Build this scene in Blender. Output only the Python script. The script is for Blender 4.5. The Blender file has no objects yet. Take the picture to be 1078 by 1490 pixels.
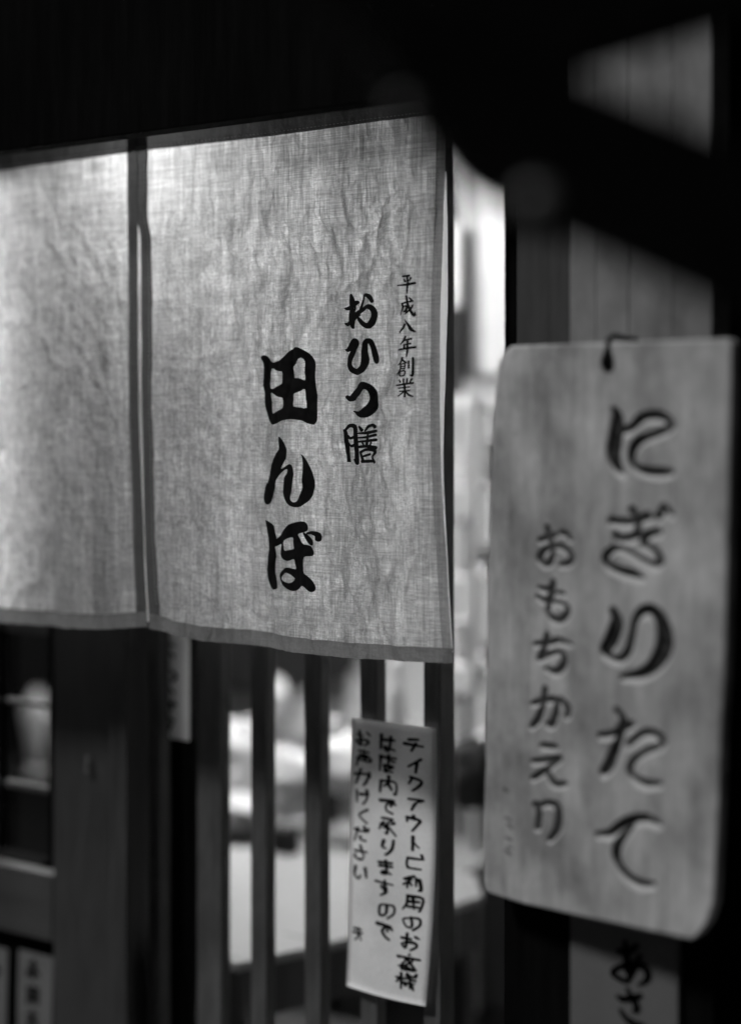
import bpy, bmesh, math, random
import numpy as np
from mathutils import Vector, Matrix
from mathutils.geometry import delaunay_2d_cdt
random.seed(3)
rng = np.random.default_rng(5)
S = bpy.context.scene
R = math.radians

# ------------------------------------------------------------------ camera
YAW, FPX, EYE = R(35), 2450.0, 1.65          # photograph 1078 x 1490, horizon at y = 615
cam = bpy.data.cameras.new('camera')
co = bpy.data.objects.new('camera', cam); S.collection.objects.link(co); S.camera = co
co.location = (0, 0, EYE); co.rotation_euler = (R(90), 0, YAW)
cam.sensor_fit = 'VERTICAL'; cam.sensor_height = 36; cam.lens = FPX / 1490 * 36
cam.shift_y = -130 / 1490
cam.clip_start = .05; cam.clip_end = 200
cam.dof.use_dof = True; cam.dof.focus_distance = 2.66; cam.dof.aperture_fstop = .8
cam.dof.aperture_blades = 0

# ------------------------------------------------------------------ world, sun, exposure (night street)
SUN_EL, SUN_AZ = 48, 205        # light comes from the upper left, in front of the shop
w = bpy.data.worlds.new('World'); S.world = w; w.use_nodes = True
nt = w.node_tree; bg = nt.nodes['Background']
sky = nt.nodes.new('ShaderNodeTexSky'); sky.sky_type = 'NISHITA'; sky.sun_disc = False
sky.sun_elevation = R(SUN_EL); sky.sun_rotation = R(SUN_AZ)
bw = nt.nodes.new('ShaderNodeRGBToBW')                       # the photograph is black and white
nt.links.new(sky.outputs[0], bw.inputs[0]); nt.links.new(bw.outputs[0], bg.inputs[0])
bg.inputs[1].default_value = .0022
sun = bpy.data.lights.new('sun', 'SUN'); sun.energy = 1.85; sun.angle = R(9); sun.color = (1, 1, 1)
so = bpy.data.objects.new('sun', sun); S.collection.objects.link(so)
az = R(SUN_AZ)
to_sun = Vector((math.sin(az) * math.cos(R(SUN_EL)), math.cos(az) * math.cos(R(SUN_EL)), math.sin(R(SUN_EL))))
so.rotation_euler = to_sun.to_track_quat('Z', 'Y').to_euler()
S.view_settings.view_transform = 'Standard'; S.view_settings.look = 'None'
S.view_settings.exposure = 0; S.view_settings.gamma = 1; S.view_settings.use_curve_mapping = False
S.cycles.use_denoising = True
S.cycles.max_bounces = 8; S.cycles.transparent_max_bounces = 12
S.cycles.sample_clamp_indirect = 4

# ------------------------------------------------------------------ helpers
CAM = np.array([0, 0, EYE]); FD = np.array([-math.sin(YAW), math.cos(YAW), 0]); RT = np.array([math.cos(YAW), math.sin(YAW), 0])
UP = np.array([0, 0, 1.0])
def ray(px, py):
    px = np.asarray(px, float); py = np.asarray(py, float)
    t = (px - 539) / FPX; s = (615 - py) / FPX
    return FD + t[..., None] * RT + s[..., None] * UP
def onY(px, py, Y):                       # point of the plane y = Y that the photograph shows at px, py
    d = ray(px, py); return CAM + d * (Y / d[..., 1])[..., None]
def XY(px, Y): return float(onY(px, 615, Y)[0])
def ZY(px, py, Y): return float(onY(px, py, Y)[2])
PYP = None
def todepth(px, py, D): return CAM + ray(px, py) * D

def link(o, parent=None):
    S.collection.objects.link(o)
    if parent is not None: o.parent = parent
    return o
def wpos(o):
    v = Vector((0, 0, 0))
    while o is not None: v += o.location; o = o.parent
    return v
def thing(name, label, cat, loc, group=None):
    o = bpy.data.objects.new(name, None); o.empty_display_size = .05; link(o); o.location = loc
    return tag(o, label, cat, group)
def tag(o, label=None, cat=None, group=None, kind=None):
    if label: o['label'] = label
    if cat: o['category'] = cat
    if group: o['group'] = group
    if kind: o['kind'] = kind
    return o
def mesh(name, verts, faces, mat, parent=None, smooth=False, loc=None):
    """verts in world coordinates; loc = where the object's origin goes"""
    v = np.asarray(verts, float).reshape(-1, 3)
    pw = np.array(wpos(parent)) if parent is not None else np.zeros(3)
    org = np.array(loc, float) if loc is not None else pw
    me = bpy.data.meshes.new(name); me.from_pydata((v - org).tolist(), [], [tuple(map(int, f)) for f in faces])
    me.materials.append(mat); me.update()
    if smooth: me.polygons.foreach_set('use_smooth', [True] * len(me.polygons))
    o = bpy.data.objects.new(name, me); link(o, parent); o.location = Vector(org - pw)
    return o
def boxvf(x0, x1, y0, y1, z0, z1, bev=.0015):
    bm = bmesh.new(); bmesh.ops.create_cube(bm, size=1)
    for v in bm.verts:
        v.co = Vector(((x0 + x1) / 2 + v.co.x * (x1 - x0), (y0 + y1) / 2 + v.co.y * (y1 - y0), (z0 + z1) / 2 + v.co.z * (z1 - z0)))
    if bev: bmesh.ops.bevel(bm, geom=bm.edges[:], offset=bev, segments=2, affect='EDGES', profile=.6)
    bm.verts.index_update()
    r = [tuple(v.co) for v in bm.verts], [[v.index for v in f.verts] for f in bm.faces]
    bm.free(); return r
def box(name, x0, x1, y0, y1, z0, z1, mat, parent=None, bev=.0015, loc=None):
    v, f = boxvf(x0, x1, y0, y1, z0, z1, bev)
    return mesh(name, v, f, mat, parent, loc=loc)
def lathe(name, prof, c, mat, parent=None, n=28, loc=None):
    v = []; f = []
    for r, z in prof:
        for k in range(n):
            a = 2 * math.pi * k / n; v.append((c[0] + r * math.cos(a), c[1] + r * math.sin(a), c[2] + z))
    for i in range(len(prof) - 1):
        for k in range(n):
            k2 = (k + 1) % n; f.append((i * n + k, i * n + k2, (i + 1) * n + k2, (i + 1) * n + k))
    return mesh(name, v, f, mat, parent, True, loc)
def tube(name, pts, r, mat, parent=None, n=8):
    pts = [Vector(p) for p in pts]; v = []; f = []
    for i, p in enumerate(pts):
        d = (pts[min(i + 1, len(pts) - 1)] - pts[max(i - 1, 0)]).normalized()
        a = d.cross(Vector((.3, .2, .9))).normalized(); b = d.cross(a)
        for k in range(n):
            t = 2 * math.pi * k / n; v.append(p + a * r * math.cos(t) + b * r * math.sin(t))
    for i in range(len(pts) - 1):
        for k in range(n):
            k2 = (k + 1) % n; f.append((i * n + k, i * n + k2, (i + 1) * n + k2, (i + 1) * n + k))
    f.append(range(n)); f.append(range((len(pts) - 1) * n, len(pts) * n))
    return mesh(name, [tuple(x) for x in v], f, mat, parent, True)

# value noise for cloth folds (numpy)
def vnoise(x, y, seed):
    r = np.random.default_rng(seed); G = r.uniform(-1, 1, (64, 64))
    xi = np.floor(x).astype(int); yi = np.floor(y).astype(int); fx = x - xi; fy = y - yi
    fx = fx * fx * (3 - 2 * fx); fy = fy * fy * (3 - 2 * fy)
    g = lambda a, b: G[(a) % 64, (b) % 64]
    return (g(xi, yi) * (1 - fx) + g(xi + 1, yi) * fx) * (1 - fy) + (g(xi, yi + 1) * (1 - fx) + g(xi + 1, yi + 1) * fx) * fy

# ------------------------------------------------------------------ materials (all neutral greys)
def newmat(name):
    m = bpy.data.materials.new(name); m.use_nodes = True
    return m, m.node_tree, m.node_tree.nodes['Principled BSDF']
def node(nt, t, **k):
    n = nt.nodes.new(t)
    for a, b in k.items(): setattr(n, a, b)
    return n
def ramp(nt, src, a, b, p0=.3, p1=.7):
    r = node(nt, 'ShaderNodeMapRange'); r.inputs[1].default_value = p0; r.inputs[2].default_value = p1
    r.inputs[3].default_value = a; r.inputs[4].default_value = b
    nt.links.new(src, r.inputs[0]); return r.outputs[0]
def coords(nt, scale, rot=(0, 0, 0)):
    tc = node(nt, 'ShaderNodeTexCoord'); mp = node(nt, 'ShaderNodeMapping')
    mp.inputs['Scale'].default_value = scale; mp.inputs['Rotation'].default_value = rot
    nt.links.new(tc.outputs['Object'], mp.inputs[0]); return mp.outputs[0]
def noise(nt, vec, scale, detail=4, rough=.55):
    n = node(nt, 'ShaderNodeTexNoise'); n.inputs['Scale'].default_value = scale
    n.inputs['Detail'].default_value = detail; n.inputs['Roughness'].default_value = rough
    nt.links.new(vec, n.inputs['Vector']); return n.outputs[0]
def mul(nt, a, b):
    m = node(nt, 'ShaderNodeMath', operation='MULTIPLY')
    for i, s in enumerate((a, b)):
        if isinstance(s, (int, float)): m.inputs[i].default_value = s
        else: nt.links.new(s, m.inputs[i])
    return m.outputs[0]
def grainy(name, base, var=.35, scale=(1, 1, 1), ns=8, rough=.6, bump=.15, blot=.25, spec=.4):
    m, nt, p = newmat(name)
    n1 = noise(nt, coords(nt, scale), ns, 6)
    n2 = noise(nt, coords(nt, (1, 1, .5)), 7, 5, .65)
    v = mul(nt, mul(nt, ramp(nt, n1, 1 - var, 1 + var), ramp(nt, n2, 1 - blot, 1 + blot)), base)
    nt.links.new(v, p.inputs['Base Color'])
    nt.links.new(ramp(nt, n1, rough - .1, rough + .12), p.inputs['Roughness'])
    p.inputs['Specular IOR Level'].default_value = spec
    b = node(nt, 'ShaderNodeBump'); b.inputs['Strength'].default_value = bump; b.inputs['Distance'].default_value = .002
    nt.links.new(n1, b.inputs['Height']); nt.links.new(b.outputs[0], p.inputs['Normal'])
    return m
WOODS = (14, 14, 1.2)
M = {}
M['dark_wood'] = grainy('dark_stained_wood', .030, .4, WOODS, 6, .55)
M['slat_wood'] = grainy('lattice_wood', .07, .4, WOODS, 6, .5, blot=.55)
M['post_wood'] = grainy('post_wood', .032, .3, WOODS, 5, .5)
M['pillar_wood'] = grainy('pillar_wood', .2, .2, (7, 7, .7), 4, .6, blot=.5)
M['plank_wood'] = grainy('plank_wood', .045, .3, (9, 9, .7), 5, .6)
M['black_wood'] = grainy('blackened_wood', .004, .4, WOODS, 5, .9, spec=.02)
M['shelf_wood'] = grainy('window_shelf_wood', .036, .2, (1, 10, 10), 5, .55)
M['table_wood'] = grainy('pale_table_top', .27, .12, (1.2, 12, 12), 5, .35, .05, .06)
M['white'] = grainy('white_glazed', .62, .05, (1, 1, 1), 6, .3, .02, .08)
M['cloth_white'] = grainy('white_cotton', .48, .08, (1, 1, 1), 20, .9, .3, .1)
M['wall'] = grainy('plaster_wall', .5, .1, (1, 1, 1), 8, .9, .2, .12)
M['dark'] = grainy('dark_cloth', .012, .3, (1, 1, 1), 12, .9, .2)
M['grey'] = grainy('mid_grey_paint', .2, .1, (1, 1, 1), 6, .6, .05)
M['floor'] = grainy('shop_floor', .03, .2, (1, 1, 1), 6, .6, .1)
M['asphalt'] = grainy('asphalt', .05, .3, (1, 1, 1), 60, .9, .5)
M['metal'] = grainy('dull_metal', .13, .1, (1, 1, 1), 20, .35, .05)
M['ink'] = grainy('black_ink', .006, .2, (1, 1, 1), 40, .85, .02, .1, .1)
M['cord'] = grainy('black_cord', .01, .2, (1, 1, 1), 60, .9, .2, .1, .1)
# paper: a little translucent, faint mottling
def paper_mat(name, base, thin=.22):
    m, nt, p = newmat(name)
    n1 = noise(nt, coords(nt, (1, 1, 1)), 9, 5); n2 = noise(nt, coords(nt, (1, 1, 1)), 200, 3)
    v = mul(nt, mul(nt, ramp(nt, n1, .86, 1.08), ramp(nt, n2, .96, 1.04)), base)
    nt.links.new(v, p.inputs['Base Color']); p.inputs['Roughness'].default_value = .8
    t = node(nt, 'ShaderNodeBsdfTranslucent'); nt.links.new(v, t.inputs[0])
    mx = node(nt, 'ShaderNodeMixShader'); mx.inputs[0].default_value = thin
    nt.links.new(p.outputs[0], mx.inputs[1]); nt.links.new(t.outputs[0], mx.inputs[2])
    nt.links.new(mx.outputs[0], nt.nodes['Material Output'].inputs[0])
    return m
M['paper'] = paper_mat('note_paper', .95)
M['thin_paper'] = paper_mat('thin_strip_paper', .95, .8)
M['tag_paper'] = paper_mat('dim_paper', .15)
# linen: woven threads, uneven slubs, light passes through
def linen(name, diff, trans, weave=1.0):
    m, nt, p = newmat(name)
    warp = noise(nt, coords(nt, (1, 1, .02)), 480, 2, .6)
    weft = noise(nt, coords(nt, (.02, 1, 1)), 480, 2, .6)
    slub = noise(nt, coords(nt, (1, 1, .09)), 90, 4, .65)
    slubh = noise(nt, coords(nt, (.09, 1, 1)), 110, 4, .65)
    blot = noise(nt, coords(nt, (1, 1, 1)), 9, 5, .6)
    k = mul(nt, mul(nt, ramp(nt, warp, 1 - .33 * weave, 1 + .25 * weave), ramp(nt, weft, 1 - .33 * weave, 1 + .25 * weave)),
            mul(nt, ramp(nt, slub, 1 - .27 * weave, 1 + .2 * weave), ramp(nt, slubh, 1 - .15 * weave, 1 + .12 * weave)))
    k = mul(nt, k, ramp(nt, blot, .88, 1.12))
    crk = noise(nt, coords(nt, (1, 1, .7), (0, R(38), 0)), 22, 5, .6)
    bp = node(nt, 'ShaderNodeBump'); bp.inputs['Strength'].default_value = 1; bp.inputs['Distance'].default_value = .014
    nt.links.new(crk, bp.inputs['Height'])
    bp2 = node(nt, 'ShaderNodeBump'); bp2.inputs['Strength'].default_value = .4; bp2.inputs['Distance'].default_value = .0006
    nt.links.new(k, bp2.inputs['Height']); nt.links.new(bp.outputs[0], bp2.inputs['Normal'])
    nt.links.new(mul(nt, ramp(nt, k, .9, 1.08, .5, 1.5), diff), p.inputs['Base Color']); p.inputs['Roughness'].default_value = .95
    p.inputs['Specular IOR Level'].default_value = .1
    nt.links.new(bp2.outputs[0], p.inputs['Normal'])
    t = node(nt, 'ShaderNodeBsdfTranslucent'); nt.links.new(mul(nt, k, trans), t.inputs[0]); nt.links.new(bp2.outputs[0], t.inputs[1])
    ad = node(nt, 'ShaderNodeAddShader')
    nt.links.new(p.outputs[0], ad.inputs[0]); nt.links.new(t.outputs[0], ad.inputs[1])
    nt.links.new(ad.outputs[0], nt.nodes['Material Output'].inputs[0])
    return m
M['linen'] = linen('linen_cloth', .10, .67)
M['lower_hem'] = linen('lower_hem', .17, .10, .6)
M['light_hem'] = linen('soft_side_hem', .12, .3, .8)
M['edge_left'] = linen('bright_slit_edge', .1, 1.1, .1)  # translucency raised above the cloth's, stands in for light along the slit
M['selvedge'] = linen('thin_selvedge', .3, 1.0, .1)
M['hem'] = linen('double_linen_hem', .075, .045, .6)
# glass pane
m, nt, p = newmat('window_glass'); M['glass'] = m
tr = node(nt, 'ShaderNodeBsdfTransparent'); tr.inputs[0].default_value = (.9, .9, .9, 1)
gl = node(nt, 'ShaderNodeBsdfGlossy'); gl.inputs['Roughness'].default_value = .03
fr = node(nt, 'ShaderNodeFresnel'); mx = node(nt, 'ShaderNodeMixShader')
ge = node(nt, 'ShaderNodeNewGeometry'); sb = node(nt, 'ShaderNodeMath', operation='SUBTRACT'); sb.inputs[0].default_value = 1
nt.links.new(ge.outputs['Backfacing'], sb.inputs[1])
nt.links.new(mul(nt, fr.outputs[0], sb.outputs[0]), mx.inputs[0]); nt.links.new(tr.outputs[0], mx.inputs[1]); nt.links.new(gl.outputs[0], mx.inputs[2])
nt.links.new(mx.outputs[0], nt.nodes['Material Output'].inputs[0])
def emit(name, s):
    m = bpy.data.materials.new(name); m.use_nodes = True; n = m.node_tree; n.nodes.clear()
    e = n.nodes.new('ShaderNodeEmission'); e.inputs[1].default_value = s
    o = n.nodes.new('ShaderNodeOutputMaterial'); n.links.new(e.outputs[0], o.inputs[0]); return m
# carved signboard: weathered wood, paint and a lightened lip highlight in the carving taken from vertex attributes
m, nt, p = newmat('signboard_wood'); M['sign'] = m
g1 = noise(nt, coords(nt, (10, 10, .7)), 5, 6); g2 = noise(nt, coords(nt, (1, 1, .6)), 9, 5, .6); g3 = noise(nt, coords(nt, (1, 1, 1)), 55, 3)
v = mul(nt, mul(nt, mul(nt, ramp(nt, g1, .88, 1.06), ramp(nt, g2, .42, 1.35)), ramp(nt, g3, .93, 1.05)), .46)
at = node(nt, 'ShaderNodeAttribute', attribute_name='paint')
g4 = noise(nt, coords(nt, (1.6, 1.6, .5)), 16, 6, .7); v = mul(nt, v, ramp(nt, g4, .74, 1.05, .33, .5)); g5 = noise(nt, coords(nt, (22, 22, 1.3)), 7, 3); v = mul(nt, v, ramp(nt, g5, .92, 1.06, .35, .6))
mc = node(nt, 'ShaderNodeMix', data_type='FLOAT'); nt.links.new(at.outputs['Fac'], mc.inputs[0]); nt.links.new(v, mc.inputs[2]); mc.inputs[3].default_value = .012
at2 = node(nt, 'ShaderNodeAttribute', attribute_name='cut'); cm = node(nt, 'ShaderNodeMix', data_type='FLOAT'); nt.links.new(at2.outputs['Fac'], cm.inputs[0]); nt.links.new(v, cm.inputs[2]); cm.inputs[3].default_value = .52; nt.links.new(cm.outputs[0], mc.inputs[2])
nt.links.new(mc.outputs[0], p.inputs['Base Color']); p.inputs['Roughness'].default_value = .6; p.inputs['Specular IOR Level'].default_value = .25
b = node(nt, 'ShaderNodeBump'); b.inputs['Strength'].default_value = .2; b.inputs['Distance'].default_value = .002
nt.links.new(g1, b.inputs['Height']); nt.links.new(b.outputs[0], p.inputs['Normal'])

# ------------------------------------------------------------------ brush strokes
def crom(P, per=6, closed=False):
    P = np.asarray(P, float); n = len(P)
    if n < 3 and not closed:
        t = np.linspace(0, 1, per + 1)[:, None]; return P[0] * (1 - t) + P[-1] * t
    out = []
    for i in range(n if closed else n - 1):
        if closed: a, b, c, d = P[(i - 1) % n], P[i], P[(i + 1) % n], P[(i + 2) % n]
        else: a, b, c, d = P[max(i - 1, 0)], P[i], P[i + 1], P[min(i + 2, n - 1)]
        for k in range(per):
            t = k / per
            out.append(.5 * ((2 * b) + (c - a) * t + (2 * a - 5 * b + 4 * c - d) * t * t + (3 * b - a - 3 * c + d) * t ** 3))
    if not closed: out.append(P[-1])
    return np.array(out)
def ribbon2d(st, per=5, nd=10):
    """st: list of (x, y, r) -> verts2d, faces"""
    c = crom(st, per); c[:, 2] = np.maximum(c[:, 2], .02 * max(c[:, 2].max(), 1e-6))
    d = np.gradient(c[:, :2], axis=0); L = np.linalg.norm(d, axis=1); L[L == 0] = 1; d /= L[:, None]
    nrm = np.stack([-d[:, 1], d[:, 0]], 1)
    v = []; f = []
    for i in range(len(c)):
        v.append(c[i, :2] + nrm[i] * c[i, 2]); v.append(c[i, :2] - nrm[i] * c[i, 2])
    for i in range(len(c) - 1): f.append((2 * i, 2 * i + 1, 2 * i + 3, 2 * i + 2))
    for i in range(0, len(c), 2):
        b = len(v)
        for k in range(nd):
            a = 2 * math.pi * k / nd; v.append(c[i, :2] + c[i, 2] * np.array([math.cos(a), math.sin(a)]))
        f.append(tuple(range(b, b + nd)))
    return v, f
def fill2d(outer, holes=(), step=2.0):
    rings = [crom(outer, 3, True)] + [crom(h, 2, True) for h in holes]
    pts = []; edges = []
    for r in rings:
        b = len(pts); pts += [Vector(p) for p in r]; n = len(r)
        edges += [(b + i, b + (i + 1) % n) for i in range(n)]
    allp = np.array(rings[0]); lo = allp.min(0); hi = allp.max(0)
    def inside(q):
        c = False
        for r in rings:
            n = len(r)
            for i in range(n):
                a, b2 = r[i], r[(i + 1) % n]
                if (a[1] > q[1]) != (b2[1] > q[1]) and q[0] < (b2[0] - a[0]) * (q[1] - a[1]) / (b2[1] - a[1]) + a[0]: c = not c
        return c
    g = [Vector((x, y)) for x in np.arange(lo[0], hi[0], step) for y in np.arange(lo[1], hi[1], step) if inside((x, y))]
    vo, eo, fo, *_ = delaunay_2d_cdt(pts + g, edges, [], 0, 1e-4)
    vo = [np.array(v) for v in vo]
    fo = [f for f in fo if inside(sum(vo[i] for i in f) / len(f))]
    return vo, fo
def tf(st, sc, ox, oy):           # enlarged-crop coordinates -> photograph coordinates
    return [(x / sc + ox, y / sc + oy, *(([q[0] / sc]) if q else [])) for x, y, *q in st]

# ================================================================== SETTING
gz = [(-12, -6, 0), (12, -6, 0), (12, 14, 0), (-12, 14, 0)]
tag(mesh('ground', gz, [(0, 1, 2, 3)], M['asphalt']), kind='structure')
tag(box('pavement', -8, 6, 1.45, 2.55, .002, .12, M['grey'], bev=.01), kind='structure')
tag(box('floor', -5.2, -.2, 2.56, 6.2, .004, .16, M['floor'], bev=0), kind='structure')
tag(box('ceiling', -5.2, -.2, 2.56, 6.2, 2.72, 2.80, M['wall'], bev=0), kind='structure')
tag(box('wall_back', -5.2, -.2, 6.21, 6.3, 0, 2.8, M['wall'], bev=0), kind='structure')
tag(box('wall_left', -5.3, -5.21, 2.56, 6.3, 0, 2.8, M['wall'], bev=0), kind='structure')
tag(box('wall_right', -.19, -.1, 2.56, 6.3, 0, 2.8, M['wall'], bev=0), kind='structure')
# outer wall beyond the pillar, its deep shade put into the black colour, and the wall over the door
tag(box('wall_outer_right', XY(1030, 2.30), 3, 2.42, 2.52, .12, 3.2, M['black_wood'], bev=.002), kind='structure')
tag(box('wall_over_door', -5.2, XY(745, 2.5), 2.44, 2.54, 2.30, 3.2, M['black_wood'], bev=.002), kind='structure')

# ------------------------------------------------------------------ eave over the curtain
YE = 2.0
ZE0 = ZY(200, 193, YE)
ev = thing('shop_eave', 'black wooden eave board running across the top above the curtain', 'eave', (-2.0, 2.05, ZE0))
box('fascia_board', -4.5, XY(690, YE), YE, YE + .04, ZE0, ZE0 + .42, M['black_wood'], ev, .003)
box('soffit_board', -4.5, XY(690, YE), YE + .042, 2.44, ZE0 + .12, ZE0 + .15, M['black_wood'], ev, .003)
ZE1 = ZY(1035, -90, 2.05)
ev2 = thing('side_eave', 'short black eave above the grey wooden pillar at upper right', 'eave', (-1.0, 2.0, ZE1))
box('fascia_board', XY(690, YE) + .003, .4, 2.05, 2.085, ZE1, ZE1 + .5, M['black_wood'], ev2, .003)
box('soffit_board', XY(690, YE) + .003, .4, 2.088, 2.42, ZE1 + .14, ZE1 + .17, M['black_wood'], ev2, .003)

# ================================================================== NOREN
YN = 2.15
def ndisp(X, Z, k=0):
    """how far the cloth stands off its plane (towards the street negative)"""
    X = np.asarray(X, float); Z = np.asarray(Z, float)
    top = 2.09; h = np.clip((top - Z) / .8, 0, 1.1)
    d = .010 * h * np.sin(X * 14 + .6 + 1.5 * k) + .007 * h ** .6 * np.sin(X * 27 + Z * 3 + 1.1)
    f = np.ones_like(X)
    for xe in (XY(205, YN), XY(648, YN)): f = np.minimum(f, .12 + .88 * np.clip((np.abs(X - xe) - .012) / .07, 0, 1) ** 1.2)
    f = f * (.25 + .75 * np.clip((2.07 - Z) / .12, 0, 1)); d0 = d * np.maximum(f, .5); d = d * 0
    a = R(20); u = X * math.cos(a) + Z * math.sin(a); v = -X * math.sin(a) + Z * math.cos(a)
    d += .0068 * vnoise(u * 13 + 20, v * 6 + 20, 11 + k)
    d += .0046 * vnoise(u * 30 + 40, v * 14 + 40, 12 + k)
    d += .0030 * vnoise(u * 70 + 9, v * 36 + 9, 13 + k)
    d += .0050 * (1 - np.abs(vnoise(u * 7 + 5 + k, v * 4 + 5, 17))) ** 8 + .0030 * (1 - np.abs(vnoise(u * 17 - v * 6 + 25, v * 9 + 15, 18 + k))) ** 8
    d += .0013 * vnoise(u * 150 + 9, v * 90 + 9, 14 + k)
    return d0 + d * f
def interp(tab, q):
    tab = sorted(tab); return np.interp(q, [a for a, b in tab], [b for a, b in tab])
def cloth_surface(Lx, Rx, top, bot, k):
    """returns F(px, py) -> world point; and edges as px functions"""
    def F(px, py, off=0.0):
        P = onY(px, py, YN); d = ndisp(P[..., 0], P[..., 2], k)
        P = P.copy(); P[..., 1] += d - off
        return P
    return F
def grid_patch(name, F, ucurve, mat, parent, nu, nv, off=0.0):
    """ucurve(s,t) -> px,py"""
    s, t = np.meshgrid(np.linspace(0, 1, nu), np.linspace(0, 1, nv))
    px, py = ucurve(s, t); P = F(px, py, off).reshape(-1, 3)
    idx = np.arange(nu * nv).reshape(nv, nu)
    f = np.stack([idx[:-1, :-1], idx[:-1, 1:], idx[1:, 1:], idx[1:, :-1]], -1).reshape(-1, 4)
    return mesh(name, P, f, mat, parent, True)
def noren_panel(root, L, Rr, T, B, k, hemL, hemR, hemT, hemB, nu, nv):
    F = cloth_surface(L, Rr, T, B, k)
    def uv(s, t, l=0, r=0, tp=0, bt=0):
        # s,t over the region inset by hem widths (px)
        yy = None
        Lx = lambda y: interp(L, y) + l; Rx = lambda y: interp(Rr, y) - r
        ty = lambda x: interp(T, x) + tp; by = lambda x: interp(B, x) - bt
        y = 180 + t * 760; x = Lx(y) * (1 - s) + Rx(y) * s
        for _ in range(3):
            y = ty(x) * (1 - t) + by(x) * t; x = Lx(y) * (1 - s) + Rx(y) * s
        return x, y
    grid_patch('cloth_panel', F, lambda s, t: uv(s, t, hemL - 1, hemR - 1, hemT - 1, hemB - 1), M['linen'], root, nu, nv)
    def band(s, t, which):
        if which == 'top': x, y = uv(s, t * 0); return x, y + t * hemT
        if which == 'bottom': x, y = uv(s, t * 0 + 1); return x, y - (1 - t) * hemB
        if which == 'left': x, y = uv(s * 0, t); return x + s * hemL, y
        x, y = uv(s * 0 + 1, t); return x - (1 - s) * hemR, y
    grid_patch('side_hem', F, lambda s, t: band(s, t, 'left'), M['hem'], root, 6, nv, .0012)
    grid_patch('side_hem', F, lambda s, t: band(s, t, 'right'), M['hem'] if k else M['light_hem'], root, 6, nv, .0012)
    grid_patch('bottom_hem', F, lambda s, t: band(s, t, 'bottom'), M['lower_hem'], root, nu, 8, .0022)
    grid_patch('top_hem', F, lambda s, t: band(s, t, 'top'), M['hem'], root, nu, 8, .0022)
    # the loose edge turned back towards the door
    ys = np.linspace(225 if k else 250, 905 if k else 950, 120); ex = interp(Rr, ys); P = F(ex - 1.0, ys, .0005)
    dep = (np.interp(ys, [225, 330, 480, 860, 905], [0, .004, .010, .010, .004]) if k else np.interp(ys, [250, 330, 450, 560, 660, 800, 950], [.004, .011, .018, .013, .007, .004, .003]))
    Q = P.copy(); Q[:, 1] += dep; Q[:, 0] += dep * (.75 if k else .12); Mq = (P + Q) / 2; Mq[:, 0] += dep * .12
    f = [(i, i + 1, 121 + i, 120 + i) for i in range(119)] + [(120 + i, 121 + i, 241 + i, 240 + i) for i in range(119)]
    mesh('turned_edge', np.concatenate([P, Mq, Q]), f, M['edge_left' if k else 'selvedge'], root, True)
    # stitching along the top and side hems
    v = []; f = []
    def stitch(px, py, dx, dy, w):
        n = math.hypot(dx, dy); nx, ny = -dy / n * w, dx / n * w
        q = np.array([(px + nx, py + ny), (px + dx + nx, py + dy + ny), (px + dx - nx, py + dy - ny), (px - nx, py - ny)])
        b = len(v); v.extend(F(q[:, 0], q[:, 1], .0032).tolist()); f.append((b, b + 1, b + 2, b + 3))
    x0 = float(interp(L, 230)); x1 = float(interp(Rr, 230)) - hemR
    for x in np.arange(x0, x1, 5.5):
        y = float(interp(T, x)) + hemT - 5; y2 = float(interp(T, x + 3)) + hemT - 5
        stitch(x, y, 3, y2 - y, .5)
    for y in np.arange(240, 880, 6):
        if L[0][1] > 0:
            x = float(interp(L, y)) + hemL - 3; stitch(x, y, .05, 3, .4)
        x = float(interp(Rr, y)) - hemR + 3; stitch(x, y, .05, 3, .4)
    so_ = mesh('stitching', v, f, M['stitch'], root); so_['kind'] = 'stuff'
    return F
M['stitch'] = grainy('cotton_thread', .5, .1, (1, 1, 1), 60, .9, .1)
Tc = [(-400, 240), (0, 219), (205, 190), (400, 168), (560, 146), (700, 130)]
pR = onY(430, 550, YN)
nr = thing('noren_curtain', 'pale linen shop curtain panel with large black brush lettering, right of the slit', 'curtain', (float(pR[0]), YN, ZE0 + .05), 'linen curtain panels over the shop door')
FR = noren_panel(nr, [(150, 200), (318, 200.5), (345, 206.2), (400, 207.2), (600, 208.2), (800, 213.6), (915, 219)],
                 [(100, 649), (250, 647), (350, 644), (450, 640), (600, 640), (700, 642), (800, 648), (870, 652), (964, 659)],
                 Tc, [(200, 908), (219, 914), (300, 932), (400, 946), (520, 957), (659, 965)], 0, 16, 13, 30, 22, 300, 420)
pL = onY(60, 550, YN)
nl = thing('noren_curtain', 'plain pale linen curtain panel with no lettering, left of the slit', 'curtain', (float(pL[0]), YN, ZE0 + .05), 'linen curtain panels over the shop door')
FL = noren_panel(nl, [(100, -330), (1000, -330)], [(150, 201.5), (300, 201.5), (600, 203), (800, 210), (915, 215)],
                 Tc, [(-330, 872), (0, 906), (90, 914), (160, 915), (215, 912)], 1, 16, 15, 30, 22, 260, 300)
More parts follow.
